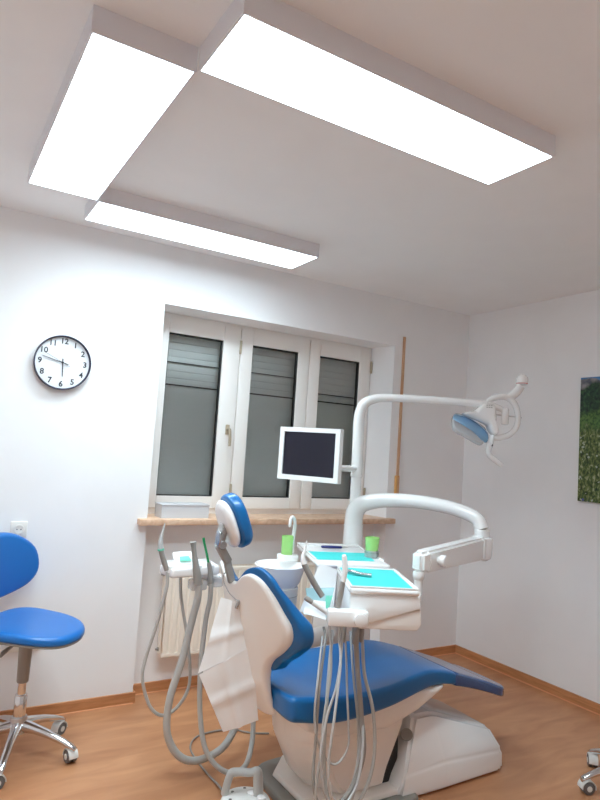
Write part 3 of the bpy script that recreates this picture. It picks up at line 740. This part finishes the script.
# handpiece lying on the paper
t = thing('dental_handpiece', 'small shiny contra-angle handpiece lying on the front cyan paper', 'handpiece', (1.62, 2.13, .953))
tubeo('handpiece_body', M['steel'], t, [(1.600, 2.185, .963), (1.607, 2.155, .966), (1.625, 2.12, .962), (1.655, 2.085, .962)], [.006, .009, .008, .0085])
latheo('handpiece_head', M['chrome'], t, [(.0, -.011), (.008, -.010), (.009, 0), (.008, .010), (0, .011)], (1.599, 2.192, .9635), (1, .2, .0), 16)

# ------------------------------------------------------------------ handpieces in the holder, each with its hose
EYE = V((0, 0, 1.467))
def push(pts, k=1.06, cap=9): return [tuple(EYE+(V(p)-EYE)*(min(k, cap/p[1]) if p[2] < .66 else k)) for p in pts]
def inst(label, tool_pts, tool_r, hose_pts, hose_r, m, hm, tip=None, name='dental_instrument', extra=None, group='instruments in the front holder'):
    if group == 'instruments in the front holder':
        tool_pts = push(tool_pts); hose_pts = push(hose_pts, cap=1.995); tip = (push(tip[0]), tip[1], tip[2]) if tip else tip
    t = thing(name, label, 'dental instrument', tool_pts[0], group)
    tubeo('grip', M[m], t, tool_pts, tool_r, smooth=4, seg=14)
    if tip: tubeo('tip', M[tip[2]], t, tip[0], tip[1], smooth=4, seg=10)
    tubeo('hose', M[hm], t, hose_pts, hose_r, seg=10, smooth=8)
    return t
hb = lambda a, b, z: tuple(tm @ V((a, b, z)))
# exit points under the holder
inst('upright white syringe at the left of the cyan paper on the front table',
     [(1.338, 1.873, .895), (1.346, 1.87, .95), (1.352, 1.867, 1.0)], [.011, .011, .010],
     [(1.350, 1.873, .86), (1.345, 1.86, .80), (1.335, 1.83, .72), (1.300, 1.80, .55), (1.288, 1.80, .40), (1.31, 1.80, .29), (1.37, 1.81, .25), (1.43, 1.82, .30), (1.455, 1.83, .42), (1.46, 1.86, .56), (1.462, 1.90, .70), (1.47, 1.94, .785)], .0052, 'hose_dark', 'hose_light',
     tip=([(1.352, 1.867, .995), (1.358, 1.866, 1.04), (1.353, 1.868, 1.085), (1.351, 1.868, 1.095)], [.010, .0115, .010, .007], 'white'))
inst('grey handpiece with a pointed white tip leaning left in the front holder',
     [(1.308, 1.93, .935), (1.275, 1.945, .985), (1.238, 1.96, 1.05)], [.0115, .012, .0115],
     [(1.325, 1.905, .90), (1.318, 1.89, .85), (1.318, 1.87, .77), (1.316, 1.86, .67), (1.292, 1.85, .54), (1.285, 1.85, .41), (1.275, 1.85, .27), (1.29, 1.85, .18), (1.35, 1.86, .14), (1.44, 1.88, .17), (1.49, 1.90, .28), (1.505, 1.93, .45), (1.50, 1.97, .62), (1.49, 1.99, .775)], .0048, 'greyp', 'hose',
     tip=([(1.238, 1.96, 1.05), (1.233, 1.962, 1.075), (1.240, 1.962, 1.10), (1.246, 1.962, 1.135)], [.0125, .009, .005, .002], 'white'))
inst('short grey and white handpiece pointing left, lowest in the front holder',
     [(1.335, 1.885, .868), (1.30, 1.905, .893), (1.262, 1.925, .918)], [.010, .0105, .010],
     [(1.345, 1.88, .862), (1.358, 1.865, .83), (1.350, 1.85, .74), (1.330, 1.84, .64), (1.297, 1.84, .54), (1.282, 1.84, .40), (1.31, 1.84, .28), (1.38, 1.85, .22), (1.45, 1.87, .28), (1.48, 1.88, .40), (1.482, 1.90, .55), (1.475, 1.93, .70), (1.478, 1.96, .785)], .0052, 'caster', 'hose_light',
     tip=([(1.262, 1.925, .918), (1.247, 1.933, .928), (1.238, 1.938, .934)], [.0095, .0105, .008], 'hose_dark'))
# hoses plugged in below the table
def hoseo(label, pts, r, hm, coup=True, group='hoses below the front table'):
    pts = push(pts, cap=1.995); pts[0] = (pts[0][0], pts[0][1], .788)
    t = thing('instrument_hose', label, 'hose', pts[0], group)
    tubeo('hose', M[hm], t, pts, r, seg=12, smooth=8)
    p = V(pts[0]); r = max(r) if isinstance(r, list) else r
    latheo('coupling', M['greyp'], t, [(r+.0005, -.06), (r+.003, -.055), (r+.004, .0), (r+.002, .003)], p+V((0, 0, .0)), seg=16)
    return t
hoseo('thick dark grey hose hanging below the table knob', [(1.425, 1.87, .795), (1.432, 1.86, .70), (1.437, 1.85, .63), (1.455, 1.85, .52), (1.467, 1.84, .39), (1.425, 1.835, .29), (1.36, 1.83, .24), (1.30, 1.84, .23), (1.27, 1.86, .32), (1.29, 1.89, .46), (1.32, 1.93, .62), (1.36, 1.97, .76), (1.37, 2.0, .80)], [.0105, .0105, .0105, .0105, .0095, .006, .0055, .0055, .0055], 'hose_dark')
hoseo('thin pale hose making a small loop in front of the seat side', [(1.395, 1.90, .795), (1.405, 1.89, .70), (1.415, 1.89, .60), (1.43, 1.89, .48), (1.435, 1.89, .40), (1.41, 1.90, .345), (1.37, 1.90, .345), (1.325, 1.91, .40), (1.30, 1.92, .50), (1.31, 1.93, .64), (1.34, 1.96, .78)], .0042, 'hose_light')
hoseo('mid grey hose bowing out furthest to the right below the table', [(1.46, 1.88, .79), (1.468, 1.87, .70), (1.478, 1.865, .64), (1.515, 1.86, .53), (1.535, 1.86, .40), (1.525, 1.86, .30), (1.485, 1.86, .22), (1.42, 1.86, .17), (1.36, 1.87, .20), (1.34, 1.90, .34), (1.37, 1.95, .55), (1.40, 1.985, .74), (1.41, 2.0, .785)], .007, 'hose')

# sterilisation pouches leaning beside the table
def sheet(name, m, corners, nx=8, ny=10, amp=.006, seed=1, parent=None, th=.0012, folds=()):
    rnd = random.Random(seed); a, b, c, d = [V(p) for p in corners]; n = (b-a).cross(d-a).normalized()
    ph = [rnd.uniform(0, 6.28) for _ in range(4)]
    bm = bmesh.new(); G = [[], []]
    for k in (0, 1):
        for j in range(ny+1):
            row = []
            for i in range(nx+1):
                u, v = i/nx, j/ny; p = (a*(1-u)+b*u)*(1-v)+(d*(1-u)+c*u)*v
                h = amp*(sin(5*u+ph[0])*cos(4*v+ph[1])+.5*sin(9*v+ph[2]+3*u))
                for ax, pos, hh in folds:
                    q = (u if ax == 'u' else v)-pos; h += hh*max(0, 1-abs(q)/.12)
                row.append(bm.verts.new(p+n*(h+k*th)))
            G[k].append(row)
    for k in (0, 1):
        for j in range(ny):
            for i in range(nx): bm.faces.new((G[k][j][i], G[k][j][i+1], G[k][j+1][i+1], G[k][j+1][i]))
    for j in range(ny):
        bm.faces.new((G[0][j][0], G[0][j+1][0], G[1][j+1][0], G[1][j][0])); bm.faces.new((G[0][j][nx], G[0][j+1][nx], G[1][j+1][nx], G[1][j][nx]))
    for i in range(nx):
        bm.faces.new((G[0][0][i], G[0][0][i+1], G[1][0][i+1], G[1][0][i])); bm.faces.new((G[0][ny][i], G[0][ny][i+1], G[1][ny][i+1], G[1][ny][i]))
    return finish(bm, name, m, parent, angle=50)
t = thing('sterilisation_pouch', 'white paper pouch standing upright left of the instrument table', 'pouch', (1.42, 2.1, .88), 'pouches beside the table')
sheet('pouch_paper', M['paperw'], push([(1.30, 2.07, .845), (1.41, 2.0, .845), (1.425, 2.01, 1.01), (1.375, 2.06, 1.03)], 1.075), amp=.004, seed=3, parent=t)
t = thing('sterilisation_pouch', 'pale blue film pouch with a teal print, leaning forward at the left of the table', 'pouch', (1.35, 2.0, .87), 'pouches beside the table')
pp = sheet('pouch_film', M['film'], push([(1.290, 1.985, .865), (1.345, 1.945, .85), (1.385, 1.965, .955), (1.290, 2.02, .945)], 1.075), amp=.003, seed=5, parent=t)
sheet('pouch_print', M['teal'], push([(1.335, 1.957, .885), (1.352, 1.948, .885), (1.374, 1.957, .928), (1.352, 1.970, .925)], 1.075), nx=3, ny=3, amp=.001, seed=5, parent=t)
t = thing('sterilisation_pouch', 'crumpled white pouch lying lowest between backrest and table', 'pouch', (1.3, 2.06, .80), 'pouches beside the table')
sheet('pouch_paper', M['paperw'], push([(1.262, 1.98, .862), (1.33, 1.93, .85), (1.345, 1.96, .905), (1.285, 2.0, .915)], 1.075), amp=.006, seed=9, parent=t)

# ------------------------------------------------------------------ monitor
def cbasis(a, b, c):   # a lower-left, b lower-right, c upper-left
    a, b, c = V(a), V(b), V(c); X = (b-a); X.z = 0; X.normalize(); Z = V((0,0,1)); Y = Z.cross(X); return Matrix((X, Y, Z)).transposed().to_4x4()
X = V((1.958-1.782, 2.804-3.144, 0)); W = .395; H = .300; X.normalize()
Yb = V((0,0,1)).cross(X)      # pointing away from the viewer
mc = V((1.860, 2.974, 1.444)); MM = Matrix.Translation(mc) @ Matrix((X, Yb, V((0,0,1)))).transposed().to_4x4()
t = thing('monitor', 'small white framed flat monitor with a dark screen on the lamp pole', 'monitor', mc-V((0,0,.15)))
bm = bmesh.new(); fr = .028
for b in ((-W/2, -W/2+fr, -H/2, H/2), (W/2-fr, W/2, -H/2, H/2)): bx(bm, b[0], b[1], 0, .04, b[2], b[3], mx=MM)
for b in ((-W/2+fr, W/2-fr, -H/2, -H/2+fr), (-W/2+fr, W/2-fr, H/2-fr*.9, H/2)): bx(bm, b[0], b[1], 0, .04, b[2], b[3], mx=MM)
bx(bm, -W/2+fr, W/2-fr, .012, .04, -H/2+fr, H/2-fr*.9, mx=MM)
bmesh.ops.remove_doubles(bm, verts=bm.verts, dist=1e-5)
finish(bm, 'monitor_frame', M['white'], t, smooth=False)
bm = bmesh.new(); bx(bm, -W/2+.03, W/2-.03, .04, .062, -H/2+.03, H/2-.03, bev=.012, mx=MM); finish(bm, 'rear_cover', M['white'], t)
bm = bmesh.new(); bx(bm, -W/2+fr, W/2-fr, .008, .0122, -H/2+fr, H/2-fr*.9, mx=MM); finish(bm, 'screen', M['screen'], t, smooth=False)
att = V((2.215, 2.995, 1.375))
p0 = MM @ V((.06, .075, -.06))
tubeo('monitor_arm', M['white'], t, [p0, MM @ V((.13, .085, -.065)), (2.06, 2.93, 1.378), (2.12, 2.955, 1.376), tuple(att)], .018, seg=16)

# ------------------------------------------------------------------ operating light
t = thing('operating_light', 'white dental operating lamp on a curved pole over the chair', 'lamp', (2.225, 3.0, 1.05))
latheo('lower_pole', M['white'], t, [(.031, 1.05), (.031, 1.325), (.036, 1.33), (.036, 1.345), (.03, 1.35)], (*col, 0), seg=28)
tubeo('upper_pole', M['white'], t, [(2.225, 3.0, 1.34), (2.225, 3.0, 1.45), (2.222, 3.0, 1.60), (2.222, 2.998, 1.70), (2.24, 2.985, 1.765), (2.29, 2.955, 1.80), (2.36, 2.915, 1.812), (2.55, 2.79, 1.815), (2.72, 2.675, 1.813), (2.852, 2.585, 1.811)], [.034, .034, .034, .032, .030, .027, .024, .023, .022, .021], seg=20)
# camera facing helper basis for the head, built as real geometry around its hinge
cf = V((.5144, .8575, 0)); cr_ = V((.8575, -.5144, 0)); cu_ = V((0,0,1))
LO = V((2.953, 2.531, 1.743))                    # centre of the yoke ring
def Lp(r, u, f=0): return LO+cr_*r+cu_*u+cf*f
latheo('arm_hub', M['white'], t, [(.0, -.045), (.018, -.043), (.022, -.03), (.022, .045), (.018, .055), (0, .057)], Lp(0, -.005), seg=24)
tubeo('hub_pin', M['alu'], t, [Lp(-.11, .012), Lp(.1, .0)], .004, smooth=0)
tubeo('arm_tip', M['white'], t, [(2.852, 2.585, 1.811), tuple(Lp(-.04, .05, .0)), tuple(Lp(0, .03, 0))], [.021, .018, .015])
yk = [(-.118, .055, .03), (-.085, .10, .015), (-.03, .118, 0), (.02, .112, 0), (.06, .07, 0), (.078, .0, 0), (.068, -.06, 0), (.03, -.105, 0), (-.03, -.128, 0), (-.075, -.125, .01)]
tubeo('yoke', M['white'], t, [Lp(*p) for p in yk], [.017, .017, .019, .019, .017, .016, .016, .017, .018, .016], seg=18, flat=1.2)
tubeo('neck', M['white'], t, [Lp(.0, .115), Lp(.035, .128), Lp(.065, .155), Lp(.088, .19)], [.018, .026, .027, .025], seg=18)
latheo('neck_cap', M['white'], t, [(.026, -.02), (.032, -.016), (.034, .010), (.030, .028), (.018, .040), (0, .044)], Lp(.095, .218), (0, 0, 1), 28)
latheo('red_ring', M['red'], t, [(.0325, -.0145), (.0335, -.0135), (.0335, -.0115), (.0325, -.0105)], Lp(.095, .218), (0, 0, 1), 28)
# head housing
hb_ = [(-.255, .002), (-.195, .022), (-.165, .045), (-.136, .068), (-.10, .070), (-.072, .058), (-.058, -.01), (-.062, -.05), (-.048, -.10), (-.062, -.118), (-.09, -.095), (-.108, -.06), (-.15, -.04), (-.20, -.022)]
bm = bmesh.new(); pillow(bm, hb_, .11, lambda a, b, h: Lp(a, b, h-.055), e=.035, sub=5, spine=((-.18, .012), (-.085, 0)))
finish(bm, 'head_housing', M['white'], t, angle=80)
bm = bmesh.new()
for k in range(2):
    for q in range(3): bx(bm, *[v for c_ in ((-.010+q*.013-.005, -.010+q*.013+.005), (-.001, .001), (k*.012-.003, k*.012+.003)) for v in c_], mx=Matrix.Translation(Lp(-.115, .045, -.0555)) @ Matrix((cr_, cf, cu_)).transposed().to_4x4())
finish(bm, 'vent_slots', M['hose'], t, smooth=False)
# reflector: curved dish, blue coated back turned up and toward the room, clear shield below
Ld = (cr_*.90-cu_*.43).normalized(); Pd = (cr_*.43+cu_*.90).normalized()
Ad = (cf*.74+Pd*.67).normalized(); Nd = (Pd*.74-cf*.67).normalized(); RC = Lp(-.195, -.062, -.015)
ol = [(-.08, -.03), (-.118, 0), (-.10, .075), (0, .092), (.10, .085), (.118, .02), (.11, -.055), (0, -.05)]
bm = bmesh.new(); pillow(bm, ol, .008, lambda a, b, h: RC+Ld*a+Ad*b+Nd*(h-2.0*a*a-4*b*b), e=.004, mid=6)
finish(bm, 'reflector', M['refl'], t, angle=70)
ol = [(-.09, -.085), (-.118, 0), (-.105, .08), (0, .09), (.10, .085), (.115, 0), (.09, -.085), (0, -.095)]
bm = bmesh.new(); pillow(bm, [(a*.97, b*.97) for a, b in ol], .03, lambda a, b, h: RC+Ld*a+Ad*b+Nd*(h-.052-.5*a*a), e=.008, mid=5)
finish(bm, 'clear_shield', M['clear'], t, angle=70)
box('bulb_holder', M['tread'], t, -.02, .02, -.02, .02, -.01, .01, bev=.004, mx=Matrix.Translation(RC-Nd*.030+Ld*.06))
tubeo('lamp_handle', M['white'], t, [Lp(-.07, -.12), Lp(-.082, -.16), Lp(-.092, -.21), Lp(-.085, -.235), Lp(-.05, -.262), Lp(-.005, -.292)], [.015, .017, .014, .014, .0145, .013], seg=16, flat=1.3)
latheo('handle_button', M['tread'], t, [(.008, 0), (.009, .004), (.007, .006), (0, .006)], Lp(-.078, -.175, -.013), -cf, 14)

# ------------------------------------------------------------------ assistant side: suction table
t = thing('suction_table', 'small white suction holder table behind the backrest, left of the chair', 'suction holder', (1.12, 2.75, .868))
bm = bmesh.new()
prism(bm, [(.985, 2.63), (1.225, 2.66), (1.24, 2.84), (1.02, 2.84), (.965, 2.74)], XY, .868, .912, bev=.012)
finish(bm, 'table_body', M['white'], t)
bm = bmesh.new()
for x in (.985, 1.105, 1.165): lathe(bm, [(.014, 0), (.020, .003), (.020, .03), (.016, .034)], (x+.01, 2.665, .885), seg=16)
finish(bm, 'tool_socket', M['white'], t)
bm = bmesh.new(); bx(bm, 1.10, 1.18, 2.68, 2.74, .795, .845, bev=.012); bx(bm, 1.20, 1.27, 2.70, 2.76, .80, .845, bev=.012)
finish(bm, 'suction_valve', M['clear'], t)
tubeo('table_arm', M['white'], t, [(1.16, 2.77, .855), (1.28, 2.775, .825), (1.40, 2.78, .78), (1.50, 2.78, .75)], .022, seg=16)
o = sheet('printed_napkin', M['paperw'], [(1.02, 2.70, .914), (1.12, 2.70, .914), (1.13, 2.77, .960), (1.03, 2.77, .955)], amp=.004, seed=12)
tag(o, 'crumpled white napkin on the suction table behind the backrest', 'napkin')
o = sheet('teal_wrapper', M['teal'], [(1.045, 2.705, .930), (1.10, 2.705, .930), (1.095, 2.73, .945), (1.05, 2.73, .945)], nx=3, ny=3, amp=.002, seed=4)
tag(o, 'small teal wrapper on the crumpled napkin', 'wrapper')
g = 'suction instruments by the backrest'
inst('pointed air syringe with a teal ring, leftmost on the suction table',
     [(.972, 2.668, .90), (.955, 2.668, .94), (.940, 2.668, .98), (.936, 2.668, .995)], [.012, .0125, .012, .011],
     [(.975, 2.668, .89), (.978, 2.67, .82), (.955, 2.70, .65), (.924, 2.72, .50), (.920, 2.72, .417), (.963, 2.72, .30), (1.028, 2.72, .25), (1.10, 2.72, .285), (1.142, 2.72, .38), (1.125, 2.74, .56), (1.085, 2.76, .75), (1.075, 2.77, .875)], .0075, 'greyp', 'hose',
     tip=([(.936, 2.668, .995), (.933, 2.668, 1.02), (.936, 2.668, 1.05), (.946, 2.668, 1.105)], [.013, .011, .007, .002], 'hose_light'), name='air_syringe', group=g)
latheo('teal_ring', M['teal'], [c for c in COL.objects if c.name.startswith('air_syringe')][0], [(.0135, -.004), (.0145, -.003), (.0145, .003), (.0135, .004)], (.937, 2.668, .990), (-.2, 0, 1), 16)
inst('thick grey suction tube standing in the middle of the suction table',
     [(1.115, 2.64, .835), (1.10, 2.64, .90), (1.086, 2.64, .96), (1.078, 2.64, 1.0), (1.074, 2.64, 1.025)], [.021, .017, .012, .011, .015],
     [(1.117, 2.64, .84), (1.118, 2.645, .77), (1.105, 2.66, .67), (1.072, 2.66, .50), (1.03, 2.66, .345), (1.03, 2.66, .20), (1.085, 2.65, .10), (1.17, 2.64, .065), (1.30, 2.66, .085), (1.39, 2.70, .17), (1.46, 2.76, .30), (1.50, 2.78, .45)], .0165, 'greyp', 'hose', name='suction_tube', group=g)
inst('green tipped saliva ejector on the suction table next to the headrest stem',
     [(1.178, 2.65, .835), (1.172, 2.65, .89), (1.160, 2.65, .93)], [.015, .012, .009],
     [(1.18, 2.65, .84), (1.182, 2.652, .76), (1.172, 2.66, .66), (1.156, 2.64, .45), (1.165, 2.62, .25), (1.19, 2.58, .12), (1.26, 2.53, .05), (1.35, 2.53, .05), (1.41, 2.58, .12), (1.45, 2.66, .24), (1.48, 2.74, .38), (1.52, 2.77, .48)], .0115, 'greyp', 'hose',
     tip=([(1.160, 2.65, .93), (1.145, 2.65, .98), (1.132, 2.65, 1.02), (1.127, 2.65, 1.04)], [.006, .0055, .0055, .006], 'green'), name='saliva_ejector', group=g)

# bib hanging on its chain behind the backrest
t = thing('patient_bib', 'folded white paper bib hanging on a chain behind the backrest', 'bib', (1.15, 2.3, .84))
bm = bmesh.new()
sheet('bib_paper', M['paperw'], [(.998, 2.30, .575), (1.205, 2.27, .66), (1.16, 2.285, .836), (1.077, 2.31, .858)], nx=16, ny=16, amp=.002, seed=21, parent=t, folds=(('v', .45, .010), ('u', .5, .008)))
sheet('bib_lower_flap', M['paperw'], [(1.119, 2.29, .339), (1.255, 2.255, .375), (1.207, 2.262, .67), (1.000, 2.293, .572)], nx=16, ny=16, amp=.002, seed=22, parent=t, folds=(('v', .5, .010), ('u', .45, .008)))
tubeo('bib_chain', M['steel'], t, [(1.165, 2.27, .93), (1.15, 2.265, .90), (1.145, 2.275, .86), (1.142, 2.28, .845)], .002, seg=6)
tubeo('bib_chain', M['steel'], t, [(1.125, 2.37, .955), (1.105, 2.365, .92), (1.12, 2.33, .87), (1.14, 2.285, .845)], .002, seg=6)
box('bib_clip', M['steel'], t, -.004, .004, -.008, .008, -.022, .022, bev=.002, mx=Matrix.Translation((1.139, 2.278, .838)) @ Matrix.Rotation(rad(20), 4, 'Y'))

# ------------------------------------------------------------------ foot control
t = thing('foot_control', 'light grey foot control with an arched handle on the floor', 'foot pedal', (1.27, 2.33, 0))
fc = V((1.255, 2.315, 0))
latheo('control_disc', M['caster'], t, [(.098, .004), (.104, .010), (.104, .028), (.096, .042), (.06, .052), (.0, .055)], fc, seg=48)
latheo('rubber_foot', M['black'], t, [(.09, 0), (.092, .0045)], fc, seg=48)
bm = bmesh.new()
for k in range(7):
    a = k*2*pi/7+.3; lathe(bm, [(.0065, 0), (.0065, .006), (0, .006)], fc+V((.066*cos(a), .066*sin(a), .046)), seg=14)
finish(bm, 'function_button', M['tread'], t)
d = V((.8575, -.5144, 0))*1.0
tubeo('arched_handle', M['hose'], t, [fc+d*-.075+V((0,.03,.04)), fc+d*-.055+V((0,.035,.115)), fc+d*-.03+V((0,.04,.128)), fc+d*.03+V((0,.04,.13)), fc+d*.055+V((0,.035,.137)), fc+d*.06+V((0,.03,.10)), fc+d*.06+V((0,.02,.045))], [.014, .013, .013, .012, .014, .015, .015], seg=16, flat=1.5, smooth=5)
for k, (a, r) in enumerate(((.9, .02), (-.2, .018))):
    latheo('pedal_knob', M['white'], t, [(r, 0), (r, .014), (r*.7, .018), (0, .018)], fc+V((.05*cos(a), .05*sin(a)-.03, .046)), seg=20)
o = tubeo('control_cable', M['hose_dark'], None, [(1.205, 2.41, .03), (1.215, 2.50, .02), (1.222, 2.58, .006), (1.22, 2.72, .006), (1.235, 2.87, .006), (1.30, 2.965, .006), (1.40, 2.99, .006), (1.50, 2.975, .006), (1.58, 2.90, .006), (1.66, 2.86, .006)], .0045, seg=8)
tag(o, 'thin dark cable looping on the floor behind the foot control', 'cable')

# ------------------------------------------------------------------ world, camera
w = bpy.data.worlds.new('night'); S.world = w; w.use_nodes = True
w.node_tree.nodes['Background'].inputs['Color'].default_value = (.02, .025, .035, 1)
w.node_tree.nodes['Background'].inputs['Strength'].default_value = .2
cam = bpy.data.cameras.new('camera'); co = bpy.data.objects.new('camera', cam); COL.objects.link(co)
yaw, pitch, roll = .5403, .0801, .0648
F = V((sin(yaw)*cos(pitch), cos(yaw)*cos(pitch), sin(pitch))); R = V((cos(yaw), -sin(yaw), 0)); U = R.cross(F)
R2 = R*cos(roll)+U*sin(roll); U2 = -R*sin(roll)+U*cos(roll)
co.matrix_world = Matrix((R2, U2, -F)).transposed().to_4x4(); co.location = (0, 0, 1.467)
cam.sensor_fit = 'VERTICAL'; cam.sensor_height = 36; cam.lens = 618.24/800*36; cam.clip_start = .05
S.camera = co
S.view_settings.view_transform = 'Standard'; S.view_settings.look = 'None'; S.view_settings.gamma = 1
S.view_settings.exposure = .2
S.cycles.diffuse_bounces = 12; S.cycles.max_bounces = 16; S.cycles.transparent_max_bounces = 12
